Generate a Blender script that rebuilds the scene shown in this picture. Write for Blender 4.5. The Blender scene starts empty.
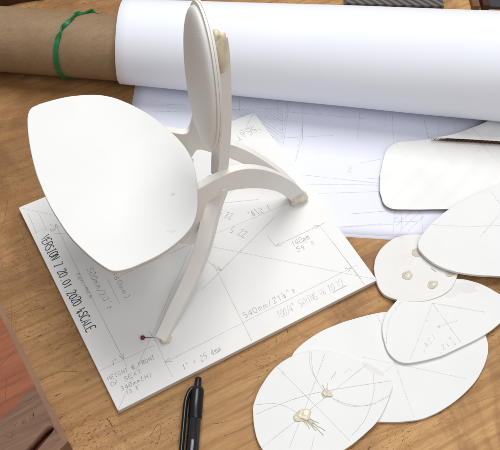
import bpy, bmesh, math, random
from mathutils import Vector, Matrix
random.seed(7)
S = 0.001           # everything below is measured in millimetres on the bench
BT = 5.0            # top of the foam board base above the bench
SC = bpy.context.scene
COL = SC.collection

# measured outlines in mm, x along the front of the board, y along its left side
D = {}
D['cam_loc'] = [-26.649,-171.724,465.429]
D['cam_rot'] = [[0.869609,0.394818,-0.296477],[-0.492152,0.741269,-0.456405],[0.039572,0.542806,0.838925]]
D['seat'] = [[22.1,160.6],[25.3,166.1],[28.5,169.0],[32.6,169.4],[36.4,169.3],[46.4,168.0],[58.4,164.8],[68.5,160.0],[77.2,152.1],[85.1,139.8],[91.8,125.1],[96.2,109.4],[97.8,96.4],[96.6,85.1],[93.2,73.5],[87.9,61.8],[82.2,52.3],[75.5,45.1],[65.5,40.3],[56.8,37.6],[46.6,36.6],[39.7,36.6],[33.5,36.8],[28.1,37.7],[24.3,39.9],[21.8,43.8],[18.6,50.8],[15.4,60.1],[13.0,70.9],[11.6,82.1],[10.8,94.9],[11.1,106.5],[12.3,118.7],[14.5,132.5],[17.4,145.4]]
D['front_arch'] = [[181.2,79.7,7.1],[174.3,79.0,20.4],[166.9,78.2,32.6],[159.1,77.3,43.7],[148.2,76.2,57.4],[136.5,74.9,69.3],[126.2,73.8,77.0],[115.8,72.7,81.3],[102.8,71.3,82.6],[93.6,70.3,82.2],[86.6,69.6,83.2],[76.8,68.5,80.8],[68.7,67.6,71.8],[69.6,67.7,50.9],[76.2,68.5,36.7],[83.4,69.2,28.2],[87.9,69.7,24.6],[92.0,70.1,32.0],[95.2,70.5,49.1],[98.4,70.8,62.6],[104.3,71.5,63.7],[110.9,72.2,63.7],[119.3,73.1,60.3],[131.2,74.3,52.6],[143.7,75.7,42.1],[155.4,76.9,29.4],[165.4,78.0,14.3],[173.0,78.8,0.7],[177.8,79.3,-2.0],[181.9,79.8,0.9]]
D['front_n'] = [-0.1065,0.9943,0.0]
D['rear_arch'] = [[175.3,80.8,13.9],[169.3,83.5,25.1],[160.9,87.3,37.9],[150.4,92.1,50.9],[139.8,96.9,61.8],[130.9,101.0,68.1],[122.1,104.9,72.3],[117.0,107.3,75.7],[115.9,107.7,87.4],[113.9,108.7,102.3],[111.1,109.9,100.7],[108.9,110.9,88.9],[106.8,111.9,81.4],[102.3,113.9,80.7],[97.3,116.2,82.6],[91.1,119.0,81.6],[84.5,122.0,66.2],[96.7,116.4,54.8],[103.1,113.5,52.2],[108.6,111.1,56.5],[112.2,109.4,64.5],[121.0,105.4,59.7],[130.9,101.0,53.6],[140.3,96.7,45.8],[151.2,91.7,33.7],[160.1,87.7,20.1],[169.6,83.4,3.4],[175.2,80.8,-0.9]]
D['rear_n'] = [0.413,0.9108,0.0]
D['leg'] = [[111.0,77.5,67.7],[108.0,76.5,57.0],[103.9,74.0,49.7],[91.9,61.7,38.0],[82.2,54.2,27.0],[71.1,47.1,17.5],[59.5,40.2,9.5],[49.7,33.9,3.0],[43.0,29.4,0.5]]
D['post'] = [[115.6,76.0,78.0],[116.5,76.0,98.8],[117.0,76.0,116.7],[116.9,76.0,133.8],[116.2,76.0,154.0],[115.2,76.0,172.7],[114.2,76.0,183.4],[113.3,76.0,189.2]]
D['E'] = [[112.9,-18.0],[119.9,-15.2],[126.3,-14.2],[134.8,-13.3],[142.5,-13.4],[151.4,-14.1],[161.1,-16.0],[172.3,-18.4],[182.6,-21.5],[193.0,-25.8],[203.8,-31.2],[215.0,-38.5],[223.8,-46.6],[228.6,-53.4],[231.1,-59.7],[231.2,-65.9],[228.6,-72.2],[221.4,-80.1],[208.8,-87.7],[192.6,-92.5],[177.1,-93.8],[163.6,-93.3],[156.6,-91.4],[150.8,-89.0],[143.0,-85.2],[135.4,-81.0],[123.8,-73.2],[112.7,-62.1],[105.2,-48.6],[104.5,-35.6],[107.0,-24.1]]
D['F'] = [[70.6,-40.6],[73.7,-35.9],[79.6,-30.4],[88.1,-25.0],[99.2,-20.8],[108.8,-19.6],[119.0,-21.2],[129.7,-25.8],[138.7,-33.0],[147.1,-44.6],[153.7,-55.1],[157.1,-61.2],[157.2,-64.4],[155.5,-67.3],[151.5,-70.7],[143.6,-76.2],[134.7,-81.0],[122.7,-84.0],[108.7,-85.6],[94.1,-85.3],[82.2,-82.1],[72.5,-75.4],[66.5,-68.1],[64.7,-61.0],[65.8,-53.4],[67.8,-46.8]]
D['D'] = [[172.5,-31.5],[169.9,-36.0],[167.6,-41.6],[166.4,-48.7],[167.9,-54.6],[171.2,-57.9],[178.5,-61.2],[187.3,-63.6],[194.8,-65.2],[211.6,-66.6],[229.2,-67.2],[243.4,-65.2],[255.6,-61.9],[259.3,-55.4],[257.3,-48.3],[253.5,-39.8],[247.4,-31.7],[240.4,-25.7],[228.8,-19.1],[214.5,-15.8],[199.3,-17.1],[188.6,-20.7],[181.9,-23.3],[176.8,-26.7]]
D['C'] = [217.2,-5.2,27.6]
D['B'] = [[228.3,6.9],[231.7,10.6],[236.0,12.9],[244.4,16.4],[257.1,20.1],[277.9,22.6],[294.9,22.2],[312.7,21.2],[333.6,17.8],[345.0,8.7],[341.4,-9.6],[329.2,-27.4],[310.7,-40.9],[288.7,-45.3],[273.0,-43.0],[263.4,-38.8],[251.7,-31.9],[244.1,-26.2],[234.7,-17.8],[229.4,-9.1],[227.5,-0.9],[227.0,3.0]]
D['A'] = [[231.6,53.9],[234.2,60.2],[237.3,65.0],[241.5,70.6],[245.4,75.1],[251.1,81.2],[257.1,86.6],[263.0,90.5],[268.7,91.7],[274.6,90.8],[288.8,85.4],[311.7,77.6],[349.4,63.4],[382.9,49.3],[372.0,19.7],[343.7,-11.9],[303.2,7.2],[266.7,24.9],[244.2,36.7],[234.0,42.6],[231.3,45.8],[230.5,49.7]]
D['G'] = [[294.8,80.5],[300.8,77.8],[308.0,75.9],[319.3,74.4],[336.4,73.9],[348.6,74.3],[416.3,71.8],[392.4,16.9],[366.8,33.3],[339.1,53.0],[319.8,65.2]]
D['sheet1'] = [[117.8,231.6],[104.7,213.4]]
D['sheetbot'] = [[182.1,52.0],[215.4,31.7],[245.1,14.6]]
D['block'] = [[-36.5,93.7],[-36.1,82.4],[-32.8,-7.6],[-39.9,-10.2]]
D['blockstrip'] = [[-40.8,81.8],[-36.9,-5.9]]
D['slot'] = [[-37.3,2.9],[-39.1,5.3],[-41.3,5.7],[-56.5,-1.0],[-54.7,-8.5],[-50.1,-5.9]]
D['tone_line'] = [[-61.9,23.1],[-55.7,23.7],[-49.2,25.0],[-41.0,28.8],[-37.1,30.9]]
D['pen'] = [[52.2,-4.0,0.5],[48.4,-10.8,0.5],[39.3,-27.4,0.5],[27.1,-42.0,0.5],[20.3,-51.6,0.5]]
D['bgL'] = [[58.6,371.5],[78.6,368.2],[93.5,364.9],[80.0,371.7]]
D['bgMat'] = [[322.1,248.9],[322.4,243.0],[397.0,201.5],[397.4,210.7]]
D['bgDark'] = [[420.5,198.9],[422.1,188.1],[433.2,182.4],[432.6,192.8],[436.4,180.8]]
D['lines'] = [[[4.0,160.0],[3.2,141.7]],[[10.6,157.2],[10.3,139.7]],[[17.5,142.8],[16.8,104.3],[16.7,28.8],[16.7,23.5]],[[1.3,142.5],[10.7,142.3]],[[14.0,144.3],[17.9,138.5]],[[23.1,131.5],[12.3,136.4]],[[-0.0,167.8],[23.6,146.2]],[[-0.5,29.0],[38.3,28.3]],[[0.1,0.3],[94.2,84.4]],[[40.0,28.9],[38.6,14.6],[38.6,3.7]],[[39.1,38.9],[40.0,28.9]],[[94.2,84.4],[178.9,81.6]],[[94.2,84.4],[190.1,0.2]],[[94.2,84.4],[95.9,98.3]],[[94.2,84.4],[93.2,100.7]],[[94.2,84.4],[80.9,96.1]],[[94.2,84.4],[39.5,84.3]],[[82.9,49.4],[154.3,76.2]],[[96.1,68.9],[97.9,62.2],[101.2,55.9]],[[98.8,63.9],[93.7,1.3]],[[38.6,14.6],[96.4,15.3],[180.0,16.1],[184.8,16.0]],[[179.9,40.5],[180.4,0.3]],[[142.4,66.0],[143.0,55.1]],[[143.0,55.3],[179.1,55.6],[183.8,55.7]],[[179.0,55.7],[180.3,23.4],[180.9,5.8]],[[31.3,85.3],[30.6,65.4]],[[121.6,106.6],[151.8,95.0]],[[190.1,167.7],[177.2,157.5]],[[171.2,156.2],[183.5,156.4]],[[168.9,155.2],[187.7,149.8]],[[94.8,84.1],[105.9,92.0]],[[127.6,107.3],[167.5,116.5]],[[96.5,167.4],[143.7,160.8]]]
D['arrows'] = [[[16.7,28.8],[17.0,40.6]],[[17.5,142.8],[17.1,130.1]],[[101.2,55.9],[97.5,62.8]],[[38.6,14.6],[45.6,14.6]],[[180.0,16.1],[171.4,16.1]],[[143.0,55.3],[149.9,55.4]],[[179.1,55.6],[172.0,55.5]]]
D['text'] = [["500MM/20\"±",[22.0,99.4],[22.0,64.3],[26.1,98.9]],["(460MM)",[35.9,93.2],[35.5,65.3],[39.2,93.2]],["CENTRES",[14.5,99.5],[15.4,77.4],[16.3,99.4]],["HEIGHT @ FRONT",[2.9,20.5],[34.8,19.7],[3.2,23.2]],["OF SEAT",[2.8,15.8],[23.7,15.1],[3.1,18.4]],["340MM(H)",[7.1,10.6],[28.5,10.1],[7.4,13.2]],["13.3\"",[9.0,6.7],[19.1,6.9],[9.3,9.1]],["1\"",[9.1,27.6],[12.5,27.7],[9.9,31.0]],["1\" = 25.4MM",[46.2,4.0],[74.0,4.6],[46.9,8.2]],["540MM/21¼\"±",[97.3,17.5],[138.3,17.9],[97.6,21.4]],["140MM",[153.4,49.1],[168.2,49.4],[154.4,53.6]],["5½\"±",[154.3,44.0],[168.9,44.0],[155.0,47.8]],["22.5",[129.8,92.1],[124.1,100.9],[125.7,89.0]],["22.5",[131.7,74.5],[124.2,84.1],[127.1,71.4]],["1 5/8\"",[155.9,83.5],[137.5,84.2],[156.3,87.7]],["SEAT",[183.0,155.6],[164.2,153.8],[183.0,150.1]],["2",[12.8,141.2],[12.9,137.0],[15.2,140.8]]]
D['ink'] = [["VERSION 7 20.01.2020 ¼SCALE",[4.1,136.6],[3.7,55.7],[10.0,137.1]],["100/4\" SAVING V6 TO V7",[116.8,6.4],[168.7,7.5],[117.7,11.4]]]
D['sheet_lines'] = [[[218.0,161.5],[194.7,131.4]],[[228.9,157.6],[211.5,130.5]],[[211.7,130.4],[197.0,116.1]],[[196.9,139.4],[234.7,122.5]],[[235.0,154.4],[238.1,144.4]],[[214.4,160.0],[265.1,125.6]],[[266.4,132.9],[249.1,110.8]],[[282.6,121.1],[274.4,110.5]],[[286.4,117.5],[272.3,95.4]],[[193.4,101.9],[240.4,68.1]],[[188.9,94.7],[239.5,66.8]],[[194.7,82.0],[237.2,61.5]],[[192.9,50.0],[220.9,38.1]],[[176.7,182.0],[214.1,164.0]],[[214.1,164.0],[194.4,132.3]],[[220.4,166.7],[203.2,144.5]],[[230.0,159.8],[211.7,130.2]],[[193.3,141.1],[213.0,132.2]],[[214.6,173.5],[208.5,162.7]],[[188.2,187.2],[182.4,177.2]],[[219.7,143.1],[196.1,115.0]],[[179.0,180.8],[195.8,134.6]],[[182.1,179.2],[197.4,137.1]],[[185.2,177.6],[198.9,139.7]],[[188.3,176.0],[200.4,142.3]],[[191.4,174.3],[202.0,144.9]],[[194.5,172.7],[203.5,147.5]],[[197.6,171.1],[205.1,150.1]],[[200.7,169.5],[206.7,152.8]],[[203.8,167.9],[208.2,155.4]],[[206.9,166.2],[209.8,158.1]],[[210.1,164.6],[211.4,160.7]],[[121.0,209.4],[145.3,195.6]],[[149.0,202.9],[130.6,211.3]],[[236.1,42.5],[223.9,27.7]],[[240.6,40.1],[229.4,25.7]],[[252.8,33.6],[242.4,16.9]],[[218.4,29.7],[252.1,9.8]],[[229.3,35.4],[247.0,26.9]],[[229.2,31.6],[247.0,36.7]],[[229.8,27.4],[251.7,33.2]],[[234.4,24.0],[252.2,29.0]],[[232.1,36.8],[240.6,40.1]],[[306.9,103.2],[298.3,85.0]],[[316.3,96.0],[305.1,82.6]],[[326.9,89.3],[319.4,79.6]],[[254.2,86.4],[237.9,90.6]],[[233.4,77.3],[246.1,69.5]],[[193.1,49.4],[228.9,33.6]],[[205.8,55.7],[234.4,43.9]]]
D['sheet_text'] = [["3",[227.9,86.4],[224.8,89.1],[231.3,90.9]]]
D['F_lines'] = [[[99.0,-21.2],[113.6,-83.1]],[[64.1,-61.0],[149.9,-47.2]],[[73.4,-35.7],[85.2,-41.0],[91.8,-47.9],[96.1,-56.7]],[[72.2,-41.5],[107.6,-46.7],[156.9,-63.6]],[[130.5,-28.1],[105.3,-48.8],[78.9,-69.2]],[[123.2,-23.5],[117.1,-35.1],[116.2,-47.0],[117.7,-52.3]],[[117.5,-53.7],[125.3,-63.7],[136.5,-70.2],[151.8,-70.9]],[[149.8,-54.1],[142.9,-64.9],[129.3,-76.0],[116.4,-80.5]],[[122.9,-22.1],[117.5,-30.8],[115.9,-42.4]],[[118.3,-55.9],[126.2,-65.7],[140.3,-71.2]],[[96.6,-69.6],[90.7,-75.7]],[[98.9,-27.0],[100.5,-26.1],[99.8,-28.4]],[[134.0,-45.5],[138.1,-44.3],[138.6,-46.4]],[[124.3,-44.7],[129.5,-41.9],[126.5,-44.8]]]
D['D_lines'] = [[[212.8,-32.0],[175.6,-58.0]],[[212.8,-32.0],[212.0,-63.9]],[[212.8,-32.0],[239.7,-54.1]],[[194.7,-21.4],[182.8,-26.7],[174.7,-33.7],[168.7,-41.7]],[[205.1,-47.8],[220.2,-50.2]],[[205.1,-47.8],[207.4,-47.5]],[[205.1,-47.8],[206.3,-49.2]],[[220.2,-50.2],[218.8,-49.1]],[[220.2,-50.2],[218.2,-50.4]],[[207.4,-57.1],[208.0,-63.8]],[[207.4,-57.1],[206.7,-58.5]],[[207.4,-57.1],[208.4,-58.2]],[[208.0,-63.8],[207.0,-62.8]],[[208.0,-63.8],[208.8,-62.4]],[[224.5,-34.4],[225.5,-34.0],[225.4,-34.9]],[[203.2,-37.7],[201.8,-41.9]]]
D['D_text'] = [["13¼\"",[200.4,-49.3],[184.7,-55.2],[199.9,-53.1]],["12\"",[204.5,-58.8],[194.0,-61.0],[204.5,-62.0]]]
D['E_lines'] = [[[166.9,-55.0],[156.2,-89.4]],[[166.9,-55.0],[200.7,-85.0]],[[150.9,-41.3],[166.9,-55.0]],[[166.9,-55.0],[148.6,-57.4]],[[175.0,-25.6],[176.6,-20.2]],[[168.8,-19.2],[172.9,-19.8]],[[166.9,-55.0],[176.6,-20.2]]]
D['B_lines'] = [[[271.0,-7.7],[296.0,0.8]],[[240.8,20.6],[270.2,2.6],[303.1,-12.6]],[[303.0,20.8],[301.6,7.6]]]
D['C_lines'] = [[[227.9,-10.4],[229.0,-14.6]]]
D['C_glue'] = [[210.3,-6.8],[221.1,-21.1],[227.2,4.8],[237.5,-19.6]]
D['F_glue'] = [[116.8,-51.4],[96.8,-56.0]]
D['B_pt'] = 1
D['D_patch'] = [[224.7,-25.6],[231.4,-25.8],[237.1,-28.4],[242.9,-29.7],[248.2,-33.9],[250.8,-37.1],[244.6,-36.3],[245.8,-39.1],[238.6,-37.4],[234.0,-34.5],[229.4,-35.0],[223.2,-32.1],[221.8,-28.4]]
D['E_patch'] = [[151.7,-23.2],[156.1,-22.4],[157.8,-25.7],[158.1,-29.9],[157.3,-33.4],[152.5,-32.4],[149.7,-28.5]]
D['F_patch'] = [[147.5,-45.2],[151.7,-47.9],[153.7,-52.8],[155.7,-57.7],[153.8,-58.2],[150.5,-54.1],[148.0,-48.9]]
D['pin'] = [[33.2,35.2,3.0],[46.4,28.7,3.0]]
D['footglue'] = [[47.0,28.0],[177.9,79.6]]
D['seat_marks'] = [[76.0,70.1],[64.1,47.4]]
D['front_n_far'] = [-0.1065,0.9943,0.0]
D['rear_n_far'] = [0.413,0.9108,0.0]
D['Cpts'] = [[191.7,4.8],[195.4,11.1],[203.1,17.5],[215.1,21.8],[226.6,21.0],[235.8,17.0],[244.0,10.3],[249.3,2.3],[251.0,-6.9],[248.3,-15.5],[244.0,-20.3],[234.7,-27.3],[224.1,-30.8],[211.6,-29.3],[200.0,-24.2],[190.7,-15.7],[187.3,-7.1]]

# tuned placements
BACK = (101.0, 161.5, .0, .215, 46.0, 29.0)
FT = (0.012, 0.012)
DT = (-0.006, 0.0)
CT = (0.02, -0.02)
SHEET_C = (54.3, 131.2)
PEN = [(52.4, -4.0, 4.6), (28.2, -42.5, 4.6)]
CH = 3.3
SLOT = [(-37.4, 1.9), (-37.2, 3.6), (-38.1, 4.9), (-39.7, 5.2), (-43.8, 4.1), (-54.9, -1.3), (-61.7, -5.3), (-57.7, -8.7), (-51.1, -5.3), (-43.6, -1.6)]
BTXT = [(-56.5, 13.4), (-43.1, 13.8), (-56.1, 16.9)]
BLINES = [[(-61.7, 23.6), (-37.6, 26.3)], [(-63.1, 19.7), (-41.5, 19.4)], [(-48.0, 26.4), (-36.7, 23.7)], [(-55.9, 31.4), (-50.0, 44.3)], [(-51.0, 53.5), (-38.8, 59.4)], [(-44.0, 40.4), (-41.4, 44.0)], [(-63.1, 11.7), (-60.0, 8.7)], [(-60.0, 8.7), (-58.1, 12.3)], [(-38.2, 10.7), (-36.7, -0.8)]]
BG = {'left': [(20, 385), (58, 372), (78, 369), (96, 364), (130, 420), (40, 450)], 'mat': [(322, 241), (398, 198), (430, 250), (352, 292)],
      'slate': [(433, 180), (500, 140), (540, 220), (470, 240)], 'rim': [(426, 180), (431, 177), (470, 245), (464, 249)], 'rim2': [(419, 185), (425, 182), (463, 249), (456, 253)]}
LIGHTS = [('window_light', (.36, .46, 1.25), (.12, .09, 0), .72, 12.9, (1, .99, .975)), ('front_fill', (.02, -.62, 1.22), (.1, .1, 0), .9, 6.9, (1, .98, .955))]  # second lamp is an added fill from the front that brightens near-facing sides
WORLD = ((.92, .955, 1, 1), .255)
SCR = [[[[-29.9, 104.3], [-36.0, 87.0]], [[-4.0, 181.0], [-14.3, 162.5], [-23.4, 153.4]], [[-4.9, 154.7], [-8.7, 125.7], [-14.6, 117.4], [-29.0, 118.2]], [[-17.4, 97.5], [-27.4, 94.6], [-40.7, 95.3]], [[-31.9, 119.8], [-15.8, 129.5], [0.7, 131.4]], [[47.2, -33.1], [52.4, -34.9], [56.3, -35.3]], [[49.5, -42.8], [59.7, -44.2], [75.0, -44.4]], [[-36.8, 93.1], [-22.0, 90.9], [-1.3, 87.2]], [[-14.0, 59.2], [5.1, 55.9]], [[17.1, 256.0], [39.3, 251.2], [62.6, 248.3]], [[10.4, -22.0], [18.0, -17.1], [18.0, -21.3], [12.4, -27.3], [10.4, -24.8]], [[72.2, -29.5], [80.8, -26.8]], [[-20.1, 142.6], [-3.9, 147.6], [1.4, 163.6]], [[-33.7, 43.1], [-20.9, 42.2], [-11.1, 36.8]]], [[[-7.6, 0.5], [-6.5, -1.5]], [[-7.3, -3.9], [-6.2, -5.2]], [[-7.2, -7.5], [-6.6, -9.9]], [[-7.0, -1.2], [-6.6, -3.9]], [[-29.0, 28.7], [-25.7, 28.8]], [[120.2, 1.7], [118.2, -2.9]], [[109.8, -2.4], [108.5, -5.7]]]]

# ------------------------------------------------------------------ helpers
def tag(o, label=None, cat=None, group=None, kind=None):
    if label: o['label'] = label
    if cat: o['category'] = cat
    if group: o['group'] = group
    if kind: o['kind'] = kind
    return o

def build(name, bm, mats, parent=None, smooth=False):
    me = bpy.data.meshes.new(name)
    bmesh.ops.recalc_face_normals(bm, faces=bm.faces[:]) if smooth is not None else None
    bm.to_mesh(me); bm.free()
    me.transform(Matrix.Scale(S, 4))
    for m in (mats if isinstance(mats, (list, tuple)) else [mats]): me.materials.append(m)
    o = bpy.data.objects.new(name, me); COL.objects.link(o)
    if smooth:
        for p in me.polygons: p.use_smooth = True
        if smooth is not True:
            me.set_sharp_from_angle(angle=math.radians(smooth))
    if parent: o.parent = parent
    return o

def thing(name, label, cat, loc=(0, 0, 0), group=None):
    o = bpy.data.objects.new(name, None); COL.objects.link(o)
    o.empty_display_size = 0.01
    return tag(o, label, cat, group)

def catmull(pts, n=6, closed=True):
    P = [Vector(p) for p in pts]; N = len(P); out = []
    rng = range(N) if closed else range(N-1)
    for i in rng:
        g = lambda k: P[k % N] if closed else P[max(0, min(N-1, k))]
        p0, p1, p2, p3 = g(i-1), g(i), g(i+1), g(i+2)
        for j in range(n):
            t = j/n
            out.append(0.5*((2*p1) + (p2-p0)*t + (2*p0-5*p1+4*p2-p3)*t*t + (3*p1-p0-3*p2+p3)*t**3))
    if not closed: out.append(P[-1].copy())
    return out

def smoothloop(pts, it=2):
    for _ in range(it):
        N = len(pts)
        pts = [(pts[i-1]+2*pts[i]+pts[(i+1) % N])/4 for i in range(N)]
    return pts

def slab(pts, ztop, thick, bev=0.25, tilt=(0, 0), c=(0, 0), bow=None, edge_mat=None):
    """closed outline -> board with a softened edge; ztop is at point c, tilt in mm per mm"""
    bm = bmesh.new()
    P = [Vector((p[0], p[1])) for p in pts]
    cen = sum(P, Vector((0, 0)))/len(P)
    if len(P) > 12:
        ph = [random.uniform(0, 6.28) for _ in range(3)]
        P = [p+(p-cen).normalized()*(0.10*math.sin(9*k*6.283/len(P)+ph[0])+.06*math.sin(17*k*6.283/len(P)+ph[1])+random.uniform(-.05, .05)) for k, p in enumerate(P)]
    def zt(p): return ztop + (p[0]-c[0])*tilt[0] + (p[1]-c[1])*tilt[1]
    def ring(off, dz):
        r = []
        N = len(P)
        for i in range(N):
            d = (P[(i+1) % N]-P[i-1])
            if d.length < 1e-6: d = Vector((1, 0))
            n = Vector((d.y, -d.x)).normalized()
            if n.dot(P[i]-cen) < 0: n = -n
            q = P[i]-n*off
            r.append(bm.verts.new((q.x, q.y, zt(q)+dz)))
        return r
    rs = [ring(bev, 0), ring(0, -bev), ring(0, -thick+bev), ring(bev, -thick)]
    bm.faces.new(rs[0]); bm.faces.new(rs[3][::-1])
    for k in range(3):
        for i in range(len(P)):
            j = (i+1) % len(P)
            f = bm.faces.new((rs[k][i], rs[k+1][i], rs[k+1][j], rs[k][j]))
            if edge_mat is not None and k == 1: f.material_index = edge_mat
    return bm

def strip(bm, poly, n, thick):
    """outline in a vertical plane, extruded along n by thick"""
    n = Vector(n); a = [bm.verts.new(p) for p in poly]; b = [bm.verts.new(Vector(p)+n*thick) for p in poly]
    bm.faces.new(a); bm.faces.new(b[::-1])
    for i in range(len(poly)):
        j = (i+1) % len(poly); bm.faces.new((a[i], b[i], b[j], a[j]))
    bmesh.ops.recalc_face_normals(bm, faces=bm.faces[:])
    bmesh.ops.triangulate(bm, faces=[f for f in bm.faces if len(f.verts) > 4])

def sweep(bm, path, frames, prof, cap=True):
    """path of points, frames of (u,v) vectors, prof(i)->list of 2d points"""
    rings = []
    for i, p in enumerate(path):
        u, v = frames[i]
        rings.append([bm.verts.new(Vector(p)+u*a+v*b) for a, b in prof(i)])
    m = len(rings[0])
    for i in range(len(rings)-1):
        for k in range(m):
            l = (k+1) % m
            bm.faces.new((rings[i][k], rings[i][l], rings[i+1][l], rings[i+1][k]))
    if cap:
        bm.faces.new(rings[0][::-1]); bm.faces.new(rings[-1])
    return rings

def tube(bm, path, r, seg=10, cap=True):
    path = [Vector(p) for p in path]; fr = []
    up = Vector((0, 0, 1))
    for i in range(len(path)):
        d = (path[min(i+1, len(path)-1)]-path[max(i-1, 0)]).normalized()
        if abs(d.dot(up)) > .95: up = Vector((0, 1, 0))
        u = d.cross(up).normalized(); v = u.cross(d).normalized(); up = v
        fr.append((u, v))
    rr = r if callable(r) else (lambda i: r)
    sweep(bm, path, fr, lambda i: [(rr(i)*math.cos(2*math.pi*k/seg), rr(i)*math.sin(2*math.pi*k/seg)) for k in range(seg)], cap)

ZC = [0]
def ribbon(bm, pts, w, zf, jit=0.0):
    """thin drawn stroke lying on a surface; zf gives the surface height"""
    ZC[0] = (ZC[0]+1) % 25
    dz = 0.03+0.002*ZC[0]
    P = [Vector((p[0], p[1])) for p in pts]
    L = []
    for i in range(len(P)):
        a = P[max(0, i-1)]; b = P[min(len(P)-1, i+1)]
        d = (b-a)
        if d.length < 1e-5: return
        d.normalize(); n = Vector((-d.y, d.x))
        ww = w*(0.8+0.4*random.random())/2
        L.append([bm.verts.new((q.x, q.y, zf(q)+dz)) for q in (P[i]+n*ww, P[i]-n*ww)])
    for i in range(len(L)-1):
        bm.faces.new((L[i][0], L[i][1], L[i+1][1], L[i+1][0]))

def lines(bm, polys, w, zf, seg=7.0, wob=0.10, curve=True):
    for pl in polys:
        Q = [Vector((p[0], p[1])) for p in pl]
        if len(Q) > 2 and curve: Q = [Vector((q[0], q[1])) for q in catmull([(p.x, p.y, 0) for p in Q], 8, False)]
        out = []
        for a, b in zip(Q[:-1], Q[1:]):
            n = max(1, int((b-a).length/seg))
            for k in range(n): out.append(a.lerp(b, k/n))
        out.append(Q[-1])
        out = [p+Vector((random.uniform(-wob, wob), random.uniform(-wob, wob))) for p in out]
        ribbon(bm, out, w*(0.8+0.5*random.random()), zf)

def arrow(bm, tip, back, w, zf, spread=0.35):
    t = Vector(tip); d = Vector(back)-t; L = min(d.length, 4.2); d = d.normalized()*L
    n = Vector((-d.y, d.x))*spread
    ribbon(bm, [t, t+d*.9+n], w, zf); ribbon(bm, [t, t+d+n*-1], w, zf)

# single stroke hand lettering on a 4 x 6 grid
G = {
'A': [[(0,0),(2,6),(4,0)],[(.7,2),(3.3,2)]], 'C': [[(4,5.2),(2.6,6),(.8,5.2),(0,3),(.8,.8),(2.6,0),(4,.8)]],
'E': [[(4,6),(.3,6),(0,0),(4,.2)],[(.2,3),(3,3.2)]], 'F': [[(4,6),(.3,6),(0,0)],[(.2,3.2),(3,3.3)]],
'G': [[(4,5.2),(2.6,6),(.8,5.2),(0,3),(.8,.8),(2.6,0),(4,.8),(4,2.6),(2.4,2.6)]], 'H': [[(0,0),(.2,6)],[(4,0),(4,6)],[(0,3),(4,3.2)]],
'I': [[(2,0),(2,6)],[(.8,6),(3.2,6)],[(.8,0),(3.2,0)]], 'L': [[(.2,6),(0,0),(3.8,.2)]], 'N': [[(0,0),(.2,6),(3.8,0),(4,6)]],
'M': [[(0,0),(.3,3.3),(1,3.6),(1.7,3),(1.8,0)],[(1.8,2.8),(2.8,3.6),(3.6,3),(3.8,0)]],
'O': [[(2,6),(.4,5),(0,3),(.5,.8),(2,0),(3.5,.8),(4,3),(3.6,5.2),(2,6)]], 'R': [[(0,0),(.2,6),(3,6),(4,5),(3.4,3.6),(.2,3)],[(1.6,3.1),(4,0)]],
'S': [[(3.8,5.2),(2.2,6),(.4,5.2),(.6,3.8),(3.2,2.6),(3.8,1),(2.2,0),(0,.8)]], 'T': [[(0,6),(4,6)],[(2,6),(2,0)]],
'V': [[(0,6),(2,0),(4,6)]], 'r': [[(0,0),(.2,3.6)],[(.1,2.4),(1.6,3.6),(3,3.4)]], 'e': [[(.2,1.9),(3.4,2.2),(3,3.6),(1.4,3.8),(.2,2.2),(.8,.3),(3,.3)]],
'd': [[(3.2,2.8),(1.4,3.6),(.1,2),(1,0),(3,.9),(3.6,6),(3.4,0)]],
'0': [[(2,6),(.5,5),(0,3),(.5,.8),(2,0),(3.5,.8),(3.9,3),(3.4,5.2),(2,6)]], '1': [[(2.2,0),(2.3,6),(1.2,4.8)]],
'2': [[(.2,4.8),(1.4,6),(3.2,5.8),(3.6,4.4),(0,0),(4,.2)]], '3': [[(.3,5.6),(2.4,6),(3.6,5),(1.6,3.3),(3.8,2),(2.8,.2),(0,.4)]],
'4': [[(2.8,0),(3,6),(0,2),(4,2)]], '5': [[(3.8,6),(.8,6),(.5,3.4),(2.8,3.6),(3.8,1.8),(2.4,0),(0,.5)]],
'6': [[(3.4,6),(1,3.8),(.2,1.6),(1.6,0),(3.4,.8),(3.2,2.6),(1.4,3),(.4,2)]], '7': [[(0,6),(4,6),(1.8,0)],[(.8,0),(3,0)]],
'8': [[(2,3.2),(.6,4.6),(2,6),(3.4,4.6),(2,3.2),(.3,1.6),(2,0),(3.7,1.6),(2,3.2)]],
'.': [[(1.6,0),(2.1,.4)]], '/': [[(.4,-1),(3.8,6.8)]], '"': [[(1.2,6.6),(1,5)],[(2.6,6.6),(2.4,5)]], '=': [[(.3,2.2),(3.6,2.3)],[(.3,3.8),(3.6,3.8)]],
'(': [[(3,6.8),(1.4,4.8),(1.2,1.6),(2.6,-.8)]], ')': [[(1,6.8),(2.6,4.8),(2.8,1.6),(1.4,-.8)]], '±': [[(.5,1.2),(3.4,1.3)],[(.5,3.6),(3.4,3.7)],[(2,2.3),(2,5)]],
'@': [[(2,6.2),(.2,5),(-.2,2.4),(1,.4),(3,.3),(4.3,2.4),(3.8,5.4),(2,6.2)],[(1,2),(2,4.6),(3,1.8)],[(1.2,-.4),(4.4,-.2)]],
'½': [[(.6,6.4),(.6,3.8)],[(-.2,3.3),(3,3.6)],[(1.2,2.6),(2.6,2.6),(1.2,.2),(3,.2)]],
'¼': [[(.9,6.6),(1,3.8)],[(-.4,2.9),(3.8,3.8)],[(2.6,-.4),(2.7,2.8),(1.2,1),(3.6,1)]],
}
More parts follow.
